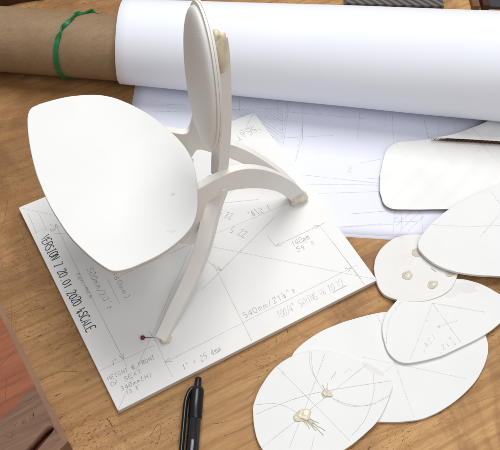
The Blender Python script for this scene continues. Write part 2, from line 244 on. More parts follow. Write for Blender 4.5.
def text(bm, s, o, e, h, w, zf, gap=0.32):
    """lettering from o to e along the baseline, capitals reaching h"""
    o, e, h = Vector(o), Vector(e), Vector(h)
    dx = (e-o); up = h-o
    adv = dx/len(s)
    for i, ch in enumerate(s):
        jx, jy = random.uniform(-.05, .05), random.uniform(-.06, .06)
        sl = random.uniform(-.05, .05); sz = random.uniform(.92, 1.08)
        for st in G.get(ch, []):
            pts = [o+adv*(i+jx)+adv*(1-gap)*(x/4+sl*y/6)+up*((y/6)*sz+jy) for x, y in st]
            if len(pts) > 3: pts = [Vector((q[0], q[1])) for q in catmull([(p.x, p.y, 0) for p in pts], 3, False)]
            ribbon(bm, pts, w, zf)

# ------------------------------------------------------------------ materials
def mat(name):
    m = bpy.data.materials.new(name); m.use_nodes = True
    nt = m.node_tree; b = nt.nodes['Principled BSDF']
    return m, nt, b
def N(nt, t, **k):
    n = nt.nodes.new(t)
    for a, v in k.items():
        if a in n.inputs.keys(): n.inputs[a].default_value = v
        else: setattr(n, a, v)
    return n
def ramp(nt, fac, stops):
    r = nt.nodes.new('ShaderNodeValToRGB'); nt.links.new(fac, r.inputs[0])
    e = r.color_ramp.elements
    while len(e) < len(stops): e.new(.5)
    for k, (p, c) in enumerate(stops):
        e[k].position = p; e[k].color = (c, c, c, 1) if not isinstance(c, tuple) else (*c, 1)
    return r.outputs[0]
def mix(nt, fac, a, b, mode='MIX'):
    n = nt.nodes.new('ShaderNodeMix'); n.data_type = 'RGBA'; n.blend_type = mode
    for idx, v in ((0, fac), (6, a), (7, b)):
        if isinstance(v, bpy.types.NodeSocket): nt.links.new(v, n.inputs[idx])
        else: n.inputs[idx].default_value = v if idx == 0 else (*v, 1)
    return n.outputs[2]
def coords(nt, rotz=0, scale=(1, 1, 1)):
    g = nt.nodes.new('ShaderNodeNewGeometry'); mp = nt.nodes.new('ShaderNodeMapping')
    mp.vector_type = 'POINT'
    nt.links.new(g.outputs['Position'], mp.inputs[0])
    mp.inputs['Rotation'].default_value = (0, 0, rotz); mp.inputs['Scale'].default_value = scale
    return mp.outputs[0]
def noise(nt, vec, scale, detail=4, rough=.55, dist=0):
    n = N(nt, 'ShaderNodeTexNoise'); nt.links.new(vec, n.inputs['Vector'])
    n.inputs['Scale'].default_value = scale; n.inputs['Detail'].default_value = detail
    n.inputs['Roughness'].default_value = rough; n.inputs['Distortion'].default_value = dist
    return n.outputs['Fac']
def bump(nt, b, h, strength, dist=0.0003):
    n = nt.nodes.new('ShaderNodeBump'); n.inputs['Strength'].default_value = strength; n.inputs['Distance'].default_value = dist
    nt.links.new(h, n.inputs['Height']); nt.links.new(n.outputs[0], b.inputs['Normal'])

def mathn(nt, op, a, c_):
    n = nt.nodes.new('ShaderNodeMath'); n.operation = op
    for k, v in ((0, a), (1, c_)):
        if isinstance(v, bpy.types.NodeSocket): nt.links.new(v, n.inputs[k])
        else: n.inputs[k].default_value = v
    return n.outputs[0]

def paper(name, col, rough=.6, var=.03, spec=.3, smudge=.0, grain=.12):
    m, nt, b = mat(name)
    v = coords(nt)
    n1 = noise(nt, v, 30, 5, .6)
    c = mix(nt, ramp(nt, n1, [(.3, 1-var*2), (.7, 1.0)]), tuple(x*.9 for x in col), col)
    c = mix(nt, ramp(nt, n1, [(.35, .0), (.75, 1.0)]), tuple(x*(1-var) for x in col), col)
    if smudge:
        n2 = noise(nt, v, 55, 6, .65, .6)
        c = mix(nt, ramp(nt, n2, [(.60, 0.0), (.76, smudge)]), c, (.50, .46, .42))
    nt.links.new(c, b.inputs['Base Color'])
    b.inputs['Roughness'].default_value = rough; b.inputs['Specular IOR Level'].default_value = spec
    bump(nt, b, noise(nt, v, 900, 3, .7), grain, .0002)
    return m
M = {}
M['board'] = paper('white_foam_board', (.82, .82, .81), .55, .035, .3, .08)
M['edge'] = paper('foam_core_edge', (.74, .70, .65), .8, .08)
M['card'] = paper('white_card', (.805, .81, .805), .55, .035, .3, .08)
M['seat'] = paper('seat_card', (.79, .80, .79), .5, .03, .3, .04)
M['roll'] = paper('plotter_paper', (.82, .84, .915), .6, .012, .25, 0, .05)
M['sheet'] = paper('drawing_paper', (.79, .805, .915), .6, .02, .25, .05, .06)
M['strut'] = paper('strut_card', (.885, .86, .825), .65, .07, .3, .25)
M['cushion'] = paper('moulded_pad', (.89, .88, .855), .5, .06, .35, .12, .8)
M['disc'] = paper('disc_card', (.795, .78, .765), .6, .04, .3, .25)

def corrugated():
    m, nt, b = mat('corrugated_card_face')
    v = coords(nt, math.radians(30))
    base = (.85, .85, .835)
    n1 = noise(nt, v, 40, 5)
    c = mix(nt, ramp(nt, n1, [(.35, 0), (.75, 1)]), tuple(x*.95 for x in base), base)
    sp = noise(nt, coords(nt), 420, 2)
    c = mix(nt, ramp(nt, sp, [(.70, 0), (.78, .35)]), c, (.45, .42, .38))
    nt.links.new(c, b.inputs['Base Color']); b.inputs['Roughness'].default_value = .6
    w = N(nt, 'ShaderNodeTexWave'); w.inputs['Scale'].default_value = 22; w.inputs['Distortion'].default_value = 1.0; w.inputs['Detail'].default_value = 2
    w.inputs['Detail Scale'].default_value = .4
    nt.links.new(coords(nt, math.radians(72)), w.inputs['Vector'])
    st = ramp(nt, noise(nt, coords(nt, math.radians(72), (130, 4, 1)), 1, 1), [(.55, 0), (.75, 1)])
    mx = nt.nodes.new('ShaderNodeMath'); mx.operation = 'ADD'
    nt.links.new(w.outputs['Fac'], mx.inputs[0]); nt.links.new(st, mx.inputs[1])
    bump(nt, b, mx.outputs[0], .45, .0012)
    return m
M['corr'] = corrugated()
M['grey_edge'] = paper('cut_corrugated_edge', (.34, .29, .25), .85, .25)
M['kraft_core'] = paper('kraft_fluting', (.17, .10, .06), .9, .2)

def kraft():
    m, nt, b = mat('kraft_tube_board')
    v = coords(nt, math.radians(33.5), (1, 1, 1))
    n1 = noise(nt, v, 60, 6, .7); n2 = noise(nt, coords(nt, math.radians(33.5), (40, 400, 400)), 1, 3)
    c = mix(nt, ramp(nt, n1, [(.3, 0), (.7, 1)]), (.26, .165, .085), (.32, .21, .112))
    c = mix(nt, ramp(nt, n2, [(.45, 0), (.75, .45)]), c, (.20, .122, .066))
    c = mix(nt, ramp(nt, noise(nt, coords(nt, math.radians(33.5), (500, 1400, 1400)), 1, 4, .7), [(.42, 0), (.72, .55)]), c, (.175, .105, .055))
    nt.links.new(c, b.inputs['Base Color']); b.inputs['Roughness'].default_value = .62
    bump(nt, b, n2, .15, .0002)
    return m
M['kraft'] = kraft()

def pencil(name, col):
    m, nt, b = mat(name)
    n1 = noise(nt, coords(nt), 420, 3, .7); n2 = noise(nt, coords(nt), 2500, 1)
    c = mix(nt, ramp(nt, n1, [(.32, 0), (.68, 1)]), tuple(x*.62 for x in col), tuple(min(.80, x*1.45) for x in col))
    c = mix(nt, ramp(nt, n2, [(.55, 0), (.75, .5)]), c, (.8, .8, .8))
    nt.links.new(c, b.inputs['Base Color']); b.inputs['Roughness'].default_value = .5
    return m

def plain(name, col, rough, spec=.5, **k):
    m, nt, b = mat(name)
    v = coords(nt); n1 = noise(nt, v, 200, 3)
    c = mix(nt, ramp(nt, n1, [(.3, 0), (.7, 1)]), tuple(x*.85 for x in col), col)
    nt.links.new(c, b.inputs['Base Color']); b.inputs['Roughness'].default_value = rough; b.inputs['Specular IOR Level'].default_value = spec
    for a, x in k.items(): b.inputs[a.replace('_', ' ')].default_value = x
    return m
M['rubber'] = plain('green_rubber', (.008, .17, .05), .45)
M['pencil'] = pencil('pencil_graphite', (.40, .39, .39))
M['pencil_dark'] = pencil('pencil_graphite_dark', (.24, .235, .24))
M['pencil_faint'] = pencil('pencil_graphite_faint', (.58, .58, .58))
M['sheet_pencil'] = pencil('drawing_pencil', (.53, .54, .63))
M['sheet_dark'] = pencil('drawing_pencil_dark', (.20, .20, .27))
M['ink'] = plain('blue_black_ink', (.035, .045, .075), .5)
M['glue'] = plain('hot_glue', (.83, .755, .585), .2, .5, Transmission_Weight=.10)
M['dab'] = plain('dried_glue', (.66, .595, .48), .35, .5)
M['scuff'] = plain('faint_scuff', (.76, .73, .67), .6)
M['residue'] = paper('torn_paper_residue', (.785, .77, .762), .9, .06, .2, 0, .4)
M['glue_yellow'] = plain('aged_glue', (.84, .755, .55), .2, .5, Transmission_Weight=.12)
M['pen'] = plain('black_pen_plastic', (.006, .007, .010), .28, .5)
M['pen_clear'] = plain('smoked_pen_barrel', (.010, .011, .014), .12, .5, Coat_Weight=.4)
M['pen_refill'] = plain('pen_refill', (.25, .25, .27), .3)
M['pinred'] = plain('red_pin_head', (.20, .006, .012), .2, .6)
M['steel'] = plain('steel_shaft', (.35, .35, .36), .3, .5, Metallic=1.0)

def bench():
    m, nt, b = mat('oiled_beech_bench')
    ang = math.radians(11.5)
    mul = lambda a, c_: mathn(nt, 'MULTIPLY', a, c_)
    # fine pores, mid grain and slow bands along the boards
    warp = coords(nt, ang, (1, 1, 1))
    g0 = noise(nt, coords(nt, ang, (110, 2600, 60)), 1, 6, .75, .2)
    g1 = noise(nt, coords(nt, ang, (12, 230, 40)), 1, 10, .74, 1.2)
    g2 = noise(nt, coords(nt, ang, (5, 42, 20)), 1, 6, .62, 1.4)
    c = mix(nt, ramp(nt, g1, [(.30, 0), (.70, 1)]), (.42, .232, .094), (.69, .425, .190))
    c = mix(nt, ramp(nt, g2, [(.32, .75), (.60, 0)]), c, (.42, .215, .078))
    c = mix(nt, ramp(nt, g0, [(.47, 0), (.70, .60)]), c, (.26, .118, .040))
    # growth rings running the length of each board
    wv_ = N(nt, 'ShaderNodeTexWave'); wv_.bands_direction = 'Y'; wv_.inputs['Scale'].default_value = 34; wv_.inputs['Distortion'].default_value = 5.0
    wv_.inputs['Detail'].default_value = 5; wv_.inputs['Detail Scale'].default_value = 1.6; wv_.inputs['Detail Roughness'].default_value = .7
    nt.links.new(coords(nt, ang, (.10, 1, 1)), wv_.inputs['Vector'])
    c = mix(nt, ramp(nt, wv_.outputs['Fac'], [(.62, 0), (.98, .42)]), c, (.30, .140, .046))
    br = N(nt, 'ShaderNodeTexBrick')
    wv = nt.nodes.new('ShaderNodeVectorMath'); wv.operation = 'ADD'; wo = nt.nodes.new('ShaderNodeVectorMath'); wo.operation = 'SCALE'
    nz = N(nt, 'ShaderNodeTexNoise'); nz.inputs['Scale'].default_value = 25; nt.links.new(warp, nz.inputs['Vector'])
    nt.links.new(nz.outputs['Color'], wo.inputs[0]); wo.inputs['Scale'].default_value = .0012
    nt.links.new(warp, wv.inputs[0]); nt.links.new(wo.outputs[0], wv.inputs[1]); nt.links.new(wv.outputs[0], br.inputs['Vector'])
    br.inputs['Scale'].default_value = 1; br.inputs['Brick Width'].default_value = .61; br.inputs['Row Height'].default_value = .058
    br.inputs['Mortar Size'].default_value = .00020; br.inputs['Mortar Smooth'].default_value = .7; br.inputs['Bias'].default_value = 0
    br.inputs['Color1'].default_value = (.90, .89, .87, 1); br.inputs['Color2'].default_value = (1.08, 1.08, 1.07, 1); br.inputs['Mortar'].default_value = (.66, .58, .50, 1)
    br.offset = .37
    c = mix(nt, 1.0, c, br.outputs['Color'], 'MULTIPLY')
    # flecks: short dark dashes along the grain, in clusters of different size
    for sc_, lo, hi, pa, pl, ph, off in (((190, 640, 100), .625, .655, 13, .50, .60, .10), ((420, 1300, 100), .61, .65, 17, .50, .60, -.05), ((95, 330, 90), .665, .685, 7, .46, .56, .2), ((300, 1500, 100), .61, .64, 9, .52, .60, .15)):
        f = noise(nt, coords(nt, ang+off, sc_), 1, 2.5, .55, .5)
        p = ramp(nt, noise(nt, coords(nt, off*9, (1, 1, 1)), pa, 3), [(pl, 0), (ph, 1)])
        c = mix(nt, mul(ramp(nt, f, [(lo, 0), (hi, .85)]), p), c, (.15, .055, .017))
    # ray figure across the grain, in other patches
    f2 = noise(nt, coords(nt, ang+.25, (620, 190, 100)), 1, 5, .7, .6)
    p2 = ramp(nt, noise(nt, coords(nt, 1.0, (1, 1, 1)), 8, 2), [(.50, 0), (.60, 1)])
    c = mix(nt, mul(ramp(nt, f2, [(.56, 0), (.62, .6)]), p2), c, (.24, .098, .030))
    # old oil stains and grime
    st = noise(nt, coords(nt), 9, 8, .68, 1.5)
    c = mix(nt, ramp(nt, st, [(.50, 0), (.66, .62)]), c, (.195, .088, .030))
    gd = N(nt, 'ShaderNodeVectorMath'); gd.operation = 'DISTANCE'; nt.links.new(coords(nt), gd.inputs[0]); gd.inputs[1].default_value = (-.02, .27, 0)
    near = ramp(nt, mathn(nt, 'MULTIPLY', gd.outputs['Value'], 2.5), [(.15, 1), (.85, 0)])
    c = mix(nt, mathn(nt, 'MULTIPLY', near, ramp(nt, noise(nt, coords(nt, .2), 14, 7, .65, 1.0), [(.32, .35), (.62, .95)])), c, (.20, .088, .028))
    st2 = noise(nt, coords(nt, .4), 60, 5, .7, 1.0)
    c = mix(nt, ramp(nt, st2, [(.60, 0), (.72, .40)]), c, (.18, .082, .03))
    nt.links.new(c, b.inputs['Base Color'])
    b.inputs['Specular IOR Level'].default_value = .3
    nt.links.new(ramp(nt, st, [(.3, .62), (.7, .45)]), b.inputs['Roughness'])
    bump(nt, b, mathn(nt, 'ADD', g0, g1), .35, .0004)
    return m
M['bench'] = bench()

def blockwood():
    m, nt, b = mat('red_brown_block_wood')
    a = math.radians(-42)
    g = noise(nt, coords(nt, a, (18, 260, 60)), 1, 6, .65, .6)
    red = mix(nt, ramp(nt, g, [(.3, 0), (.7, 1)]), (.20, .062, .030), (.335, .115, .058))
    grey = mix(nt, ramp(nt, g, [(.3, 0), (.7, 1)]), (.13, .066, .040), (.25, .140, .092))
    # redder beyond a crisp line across the block, greyer on the near side
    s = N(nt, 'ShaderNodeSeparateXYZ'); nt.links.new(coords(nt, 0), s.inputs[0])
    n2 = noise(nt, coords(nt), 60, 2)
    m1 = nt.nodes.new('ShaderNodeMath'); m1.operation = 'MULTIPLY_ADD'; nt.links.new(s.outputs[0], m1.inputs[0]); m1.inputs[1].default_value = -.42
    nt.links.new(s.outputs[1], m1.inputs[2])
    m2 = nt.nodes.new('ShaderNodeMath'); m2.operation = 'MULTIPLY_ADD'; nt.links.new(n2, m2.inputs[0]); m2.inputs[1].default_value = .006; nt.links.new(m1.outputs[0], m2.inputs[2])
    c = mix(nt, ramp(nt, mathn(nt, 'MULTIPLY', m2.outputs[0], 10), [(TONE_SPLIT*10-.004, 0), (TONE_SPLIT*10+.004, 1)]), grey, red)
    nt.links.new(c, b.inputs['Base Color']); b.inputs['Roughness'].default_value = .6; b.inputs['Specular IOR Level'].default_value = .2
    bump(nt, b, g, .2, .0003)
    return m
TONE_SPLIT = .0510
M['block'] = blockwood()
M['block_edge'] = paper('worn_block_edge', (.30, .165, .105), .6, .25)
M['block_in'] = paper('mortise_wood', (.30, .075, .050), .55, .3)

def ribbed():
    m, nt, b = mat('ribbed_grey_mat')
    w = N(nt, 'ShaderNodeTexWave'); w.inputs['Scale'].default_value = 60; nt.links.new(coords(nt, math.radians(-20)), w.inputs['Vector'])
    c = mix(nt, w.outputs['Fac'], (.045, .042, .04), (.16, .15, .145))
    nt.links.new(c, b.inputs['Base Color']); b.inputs['Roughness'].default_value = .8
    bump(nt, b, w.outputs['Fac'], .5, .001)
    return m
M['ribbed'] = ribbed()
M['darkwood'] = paper('dark_walnut', (.075, .030, .020), .5, .3)
M['midwood'] = paper('mid_brown_wood', (.22, .115, .055), .5, .3)
M['knife'] = paper('old_knife_nick', (.10, .045, .020), .8, .2)
M['pencil_wood'] = paper('pencil_on_wood', (.12, .055, .038), .6, .2)
M['scratch'] = paper('bench_scratch', (.19, .092, .036), .7, .2)
M['slate'] = paper('slate_grey', (.06, .06, .07), .7, .3)

flat = lambda z: (lambda p: z)
# ------------------------------------------------------------------ bench (the setting)
bm = bmesh.new()
bmesh.ops.create_cube(bm, size=1, matrix=Matrix.Translation((150, 150, -25)) @ Matrix.Rotation(math.radians(-11.5), 4, 'Z') @ Matrix.Diagonal((1500, 1100, 50, 1)))
bench_top = build('workbench_top', bm, M['bench']); tag(bench_top, 'worn tan beech workbench top under everything', None, None, 'structure')

bm = bmesh.new()
lines(bm, SCR[0], .24, flat(0), 5, .10)
build('scratches', bm, M['scratch'], bench_top, None)
bm = bmesh.new(); lines(bm, SCR[1], .36, flat(0), 2.5, .2)
build('knife_marks', bm, M['knife'], bench_top, None)

# ------------------------------------------------------------------ board base
def rounded_rect(w, h, r=0.6):
    return [(r, 0), (w-r, 0), (w, r), (w, h-r), (w-r, h), (r, h), (0, h-r), (0, r)]
W, H = 190.0, 167.8
base = thing('base_board', 'square white foam board base with pencil dimensions under the chair model', 'board')
build('board_slab', slab(rounded_rect(W, H), BT, BT-.45, .2, edge_mat=1), [M['board'], M['edge']], base)
bm = bmesh.new(); lines(bm, D['lines'], .24, flat(BT), 9, .05, False)
for a in D['arrows']: arrow(bm, a[0], a[1], .36, flat(BT))
build('pencil_lines', bm, M['pencil'], base, None)
bm = bmesh.new()
for t in D['text']: text(bm, *t, .27, flat(BT))
build('pencil_notes', bm, M['pencil_dark'], base, None)
bm = bmesh.new(); text(bm, *D['ink'][0], .66, flat(BT), .24)
build('ink_title', bm, M['ink'], base, None)
bm = bmesh.new(); text(bm, *D['ink'][1], .27, flat(BT), .22)
q = [Vector(x) for x in D['ink'][1][1:]]; u = (q[1]-q[0]); dn = (q[2]-q[0])*-.22
lines(bm, [[q[0]+u*.80+dn, q[0]+u*1.02+dn]], .35, flat(BT))
build('saving_note', bm, M['pencil'], base, None)

# ------------------------------------------------------------------ chair model
chair = thing('chair_model', 'white card scale model of a legged chair with round padded back glued on the base', 'chair model')
Z = lambda p: (p[0], p[1], p[2]+BT)
SEAT_Z = 89+BT
so = smoothloop(catmull([(x, y, 0) for x, y in D['seat']], 4), 3)
build('seat', slab(so, SEAT_Z, 3.0, .3, edge_mat=1), [M['seat'], M['edge']], chair)
bm = bmesh.new(); a, b_ = [Vector(x) for x in D['seat_marks']]
lines(bm, [[a+Vector((-1.5, .2)), a+Vector((-.2, -.3)), a+Vector((1.2, -.2))], [a+Vector((-1, -1)), a+Vector((.6, -.9))]], .5, flat(SEAT_Z), 1, .15)
lines(bm, [[b_+Vector((-2.5, 1)), b_+Vector((0, .3)), b_+Vector((2.2, -.8))], [b_+Vector((-1, -.4)), b_+Vector((1.4, -1.2))]], .45, flat(SEAT_Z), 1, .15)
build('scuff_marks', bm, M['scuff'], chair, None)
bm = bmesh.new()
strip(bm, smoothloop(catmull([(p[0], p[1], max(p[2], .1)+BT) for p in D['front_arch']], 4), 1), D['front_n_far'], 4.6)
bmesh.ops.bevel(bm, geom=[e for e in bm.edges if e.is_manifold and e.calc_face_angle(0) > 1.2], offset=.25, segments=1, affect='EDGES')
build('arch', bm, M['strut'], chair)
bm = bmesh.new()
strip(bm, smoothloop(catmull([(p[0], p[1], max(p[2], .1)+BT) for p in D['rear_arch']], 4), 1), D['rear_n_far'], 4.6)
bmesh.ops.bevel(bm, geom=[e for e in bm.edges if e.is_manifold and e.calc_face_angle(0) > 1.2], offset=.25, segments=1, affect='EDGES')
build('arch', bm, M['strut'], chair)

def leg(path, w0, w1):
    bm = bmesh.new(); P = catmull(path, 5, False); fr = []
    ov = Vector(path[0])-Vector(path[-1]); lateral = Vector((-ov.y, ov.x, 0)).normalized()
    for i in range(len(P)):
        d = (P[min(i+1, len(P)-1)]-P[max(i-1, 0)]).normalized()
        u = lateral - d*lateral.dot(d); u.normalize(); fr.append((u, u.cross(d).normalized()))
    def prof(i):
        t = i/(len(P)-1); w = w0*(1-t)+w1*t; c = .35
        h = w/2; g = h-c
        return [(g, h), (-g, h), (-h, g), (-h, -g), (-g, -h), (g, -h), (h, -g), (h, .12), (h-.35, .3), (h, .48), (h, g)]
    sweep(bm, P, fr, prof)
    bmesh.ops.bisect_plane(bm, geom=bm.verts[:]+bm.edges[:]+bm.faces[:], plane_co=(0, 0, BT+.05), plane_no=(0, 0, -1), clear_outer=True)
    bmesh.ops.holes_fill(bm, edges=bm.edges[:], sides=0)
    return bm
front_leg = leg([Z(p) for p in D['leg']], 10.4, 7.4)
build('leg', front_leg, M['strut'], chair)
# the second front leg stands beyond the seat
far_path = [(102, 104, 64), (96, 108, 52), (88, 113.5, 40), (77, 120, 28), (66, 126, 18), (55, 132, 9.5), (46, 137, 3), (42, 139, -.5)]
build('leg', leg([Z(p) for p in far_path], 8.4, 5.4), M['strut'], chair)
# post
bm = bmesh.new(); P = catmull([Z(p) for p in D['post']], 4, False)
P[0].z -= 7
sweep(bm, P, [(Vector((1, 0, 0)), Vector((0, 1, 0)))]*len(P), lambda i: [(0, 0), (0, 9), (-7.0, 9), (-7.0, 0)])
bmesh.ops.bevel(bm, geom=[e for e in bm.edges if e.calc_face_angle(0) > 1.2], offset=.3, segments=1, affect='EDGES')
build('back_post', bm, M['strut'], chair)
# backrest
cx, cz, th, psi, ea, eb = BACK
cc = Vector((cx, 80, cz+BT)); wv = Vector((math.sin(psi), math.cos(psi), 0)); uv = Vector((-math.sin(th)*math.cos(psi), math.sin(th)*math.sin(psi), math.cos(th)))
nv = wv.cross(uv); nv = nv if nv.x < 0 else -nv
def rings(levels, n=72):
    bm = bmesh.new(); R = []
    for k, z in levels:
        R.append([bm.verts.new(cc+uv*(k*ea*math.cos(t))+wv*(k*eb*math.sin(t))+nv*z) for t in [2*math.pi*i/n for i in range(n)]])
    for a, b in zip(R[:-1], R[1:]):
        for i in range(n): bm.faces.new((a[i], a[(i+1) % n], b[(i+1) % n], b[i]))
    bm.faces.new(R[0]); bm.faces.new(R[-1][::-1])
    return bm
back = build('backrest', rings([(.985, -2.8), (1, -2.65), (1, -1.6), (.982, -1.5), (.982, -1.3), (1, -1.2), (1, -.2), (.99, 0)]), [M['strut']], chair, 40)
dome = [(.955, 0.05)]+[(.955*math.cos(t)**.75, 5.6*math.sin(t)**.8) for t in [math.pi/2*i/12 for i in range(1, 12)]]+[(.06, 5.6)]
build('back_pad', rings(dome), M['cushion'], back, 50)

def blob(bm, c, r, sq=(1, 1, .6), seed=0, sub=3, amp=.25):
    rnd = random.Random(seed); ph = [rnd.uniform(0, 6.28) for _ in range(6)]
    d = bmesh.ops.create_icosphere(bm, subdivisions=sub, radius=1)
    for v in d['verts']:
        n = v.co.normalized()
        k = 1+amp*(math.sin(3*n.x+ph[0])*math.sin(2.5*n.y+ph[1])+.5*math.sin(5*n.z+ph[2]+3*n.x))
        v.co = Vector(c)+Vector((n.x*sq[0]*r*k, n.y*sq[1]*r*k, n.z*sq[2]*r*k))
# glue at the joints: top of post, foot, hub
bm = bmesh.new()
pt = Z(D['post'][-1])
blob(bm, (pt[0]-3.2, pt[1]+2, pt[2]-11), 5.2, (.85, .9, 2.5), 3)
blob(bm, (pt[0]-7, pt[1]+4, pt[2]-18), 4.2, (1.2, .9, 2.6), 4)
blob(bm, (pt[0]-5.0, pt[1]+2.4, pt[2]+1.5), 3.0, (.9, .9, .9), 5)
build('glue_lump', bm, M['glue_yellow'], chair, True)
bm = bmesh.new(); f = D['footglue'][1]; blob(bm, (f[0]-1.5, f[1]+1.0, BT+4.6), 6.3, (1.0, .8, 1.0), 8); build('glue_lump', bm, M['glue'], chair, True)
bm = bmesh.new(); f = D['footglue'][0]; blob(bm, (f[0]-1, f[1], BT+1.5), 3.2, (1.25, .9, .8), 9); build('glue_lump', bm, M['glue'], chair, True)
bm = bmesh.new(); blob(bm, (102.5, 75.5, 80.5+BT), 1.7, (1.6, .9, .8), 12); build('glue_lump', bm, M['glue_yellow'], chair, True)
bm = bmesh.new(); text(bm, 'MODEL 1/4', (0, 0), (16, 0), (0, 2.2), .28, flat(0)); bm.free()

# pin pushed into the front foot
pin = thing('dressmaking_pin', 'red headed pin stuck sideways into the front foot of the chair model', 'pin')
a, b_ = Vector(Z(D['pin'][0])), Vector(Z(D['pin'][1]))
bm = bmesh.new(); bmesh.ops.create_icosphere(bm, subdivisions=3, radius=1.55, matrix=Matrix.Translation(a)); build('pin_head', bm, M['pinred'], pin, True)
bm = bmesh.new(); tube(bm, [a, a.lerp(b_, .5), b_], .26, 8); build('pin_shaft', bm, M['steel'], pin, True)

# ------------------------------------------------------------------ rolls
PH = -0.5975; AX = Vector((math.cos(PH), math.sin(PH), 0)); SIDE = Vector((math.sin(PH), -math.cos(PH), 0))
def roll_pt(y0, s, th, r): # th 0 faces the camera side, 90 up ; tube rests on bench
    return Vector((150, y0, 0))+AX*s+SIDE*(r*math.cos(th))+Vector((0, 0, 1))*(r*math.sin(th))
bm = bmesh.new(); n = 96; R = []
prof = [(-33.0, 0, 0), (-32.6, .35, 0), (80, 0, 0), (200, 0, 0), (330, 0, 0), (420, 0, 0)]
def ring(s, dr, wob):
    r0 = 33.2+.03*s
    out = []
    for i in range(n):
        th = 2*math.pi*i/n
        p = roll_pt(236.6, s+(.35*math.sin(th+1)+.2*math.sin(3*th) if s < -20 else 0), th, r0+dr+(.16*math.sin(2*th+s*.021)+.10*math.sin(5*th-s*.034)+.07*math.sin(3*th+s*.05) if s > -28 else 0))
        p.z += r0+.85
        out.append(bm.verts.new(p))
    return out
for s, dr in ((-31.5, -1.4), (-33.0, -1.25), (-33.3, -.9), (-33.3, -.3), (-33.0, 0), (-25, 0), *[(v, 0) for v in range(-10, 430, 15)], (430, 0), (430, -1.4)):
    R.append(ring(s, dr, 0))
R.append(R[0])
for a, b_ in zip(R[:-1], R[1:]):
    for i in range(n): bm.faces.new((a[i], a[(i+1) % n], b_[(i+1) % n], b_[i]))
roll = build('paper_roll', bm, M['roll'], None, 50); tag(roll, 'large roll of white plotter paper wrapped round the kraft tube', 'paper roll')
bm = bmesh.new(); KR = 24.9; KP = -.585
AX2 = Vector((math.cos(KP), math.sin(KP), 0)); SD2 = Vector((math.sin(KP), -math.cos(KP), 0))
def kp(s, th, r): return Vector((150, 236.1, 26.4))+AX2*s+SD2*(r*math.cos(th))+Vector((0, 0, 1))*(r*math.sin(th))
R = [[bm.verts.new(kp(s, 2*math.pi*i/n, r)) for i in range(n)] for s, r in ((-210, KR-2), (-210, KR), (-100, KR), (0, KR), (60, KR), (60, KR-2))]
R.append(R[0])
for a, b_ in zip(R[:-1], R[1:]):
    for i in range(n): bm.faces.new((a[i], a[(i+1) % n], b_[(i+1) % n], b_[i]))
ko = build('cardboard_tube', bm, M['kraft'], None, 50); tag(ko, 'brown kraft cardboard tube sticking out of the white paper roll', 'tube')
# rubber band: flat strip twisting once near the top
knots = [(-95, -67), (-60, -74.5), (-42, -77.5), (-7, -79.3), (20, -79.6), (40, -79.2), (62, -77), (77, -74.2), (91, -70.8), (107, -67), (125, -61), (150, -57), (190, -57), (230, -61)]
kk = catmull([(t, s, 0) for t, s in knots], 10, False)
kk.append(Vector((265, -67, 0)))
bm = bmesh.new(); R = []
for p in kk:
    th = math.radians(p.x); c = kp(p.y, th, KR)
    er = (c-kp(p.y, 0, 0)); er = (SD2*math.cos(th)+Vector((0, 0, 1))*math.sin(th))
    tw = 0
    if 52 < p.x < 150: tw = (p.x-52)/98*math.pi*3
    u = AX2*math.cos(tw)+er*math.sin(tw); v = er*math.cos(tw)-AX2*math.sin(tw)
    c = c+er*(.75+.75*abs(math.sin(tw)))
    hw, hh = 1.75, .65
    R.append([bm.verts.new(c+u*x+v*y) for x, y in ((-hw, -hh), (hw, -hh), (hw*1.05, 0), (hw, hh), (-hw, hh), (-hw*1.05, 0))])
R.append(R[0])
for a, b_ in zip(R[:-1], R[1:]):
    for i in range(6): bm.faces.new((a[i], a[(i+1) % 6], b_[(i+1) % 6], b_[i]))
rb = build('rubber_band', bm, M['rubber'], None, 60); tag(rb, 'green rubber band twisted round the brown tube', 'rubber band')

# ------------------------------------------------------------------ drawing sheets
def sheet_mesh(corner, ang, w, h, z, amp):
    bm = bmesh.new(); nx, ny = 40, 30
    ax = Vector((math.cos(ang), math.sin(ang))); ay = Vector((-ax.y, ax.x)); G2 = []
    for j in range(ny+1):
        row = []
        for i in range(nx+1):
            p = Vector(corner)+ax*(w*i/nx)+ay*(h*j/ny)
            row.append(bm.verts.new((p.x, p.y, z+amp*(.5+.5*math.sin(i*.35)*math.cos(j*.3+1)))))
        G2.append(row)
    for j in range(ny):
        for i in range(nx): bm.faces.new((G2[j][i], G2[j][i+1], G2[j+1][i+1], G2[j+1][i]))
    r = bmesh.ops.extrude_face_region(bm, geom=bm.faces[:])
    for v in [e for e in r['geom'] if isinstance(e, bmesh.types.BMVert)]: v.co.z -= .10
    return bm
SA = math.radians(-32.2)
c1 = SHEET_C
under = build('drawing_sheet', sheet_mesh((c1[0]-.3, c1[1]-2.2), SA-.004, 400, 215, .14, .02), M['sheet'], None, True)
tag(under, 'lower pale blue drawing sheet, just peeping out below the pencilled sheet edge', 'drawing sheet')
top = build('drawing_sheet', sheet_mesh(c1, SA, 400, 215, .30, .05), M['sheet'], None, True)
tag(top, 'pale blue drawing sheet covered in pencil lines beneath the white roll', 'drawing sheet')
bm = bmesh.new(); lines(bm, D['sheet_lines'], .25, flat(.36), 12, .06)
text(bm, *D['sheet_text'][0], .4, flat(.36))
build('pencil_drawing', bm, M['sheet_pencil'], top, None)

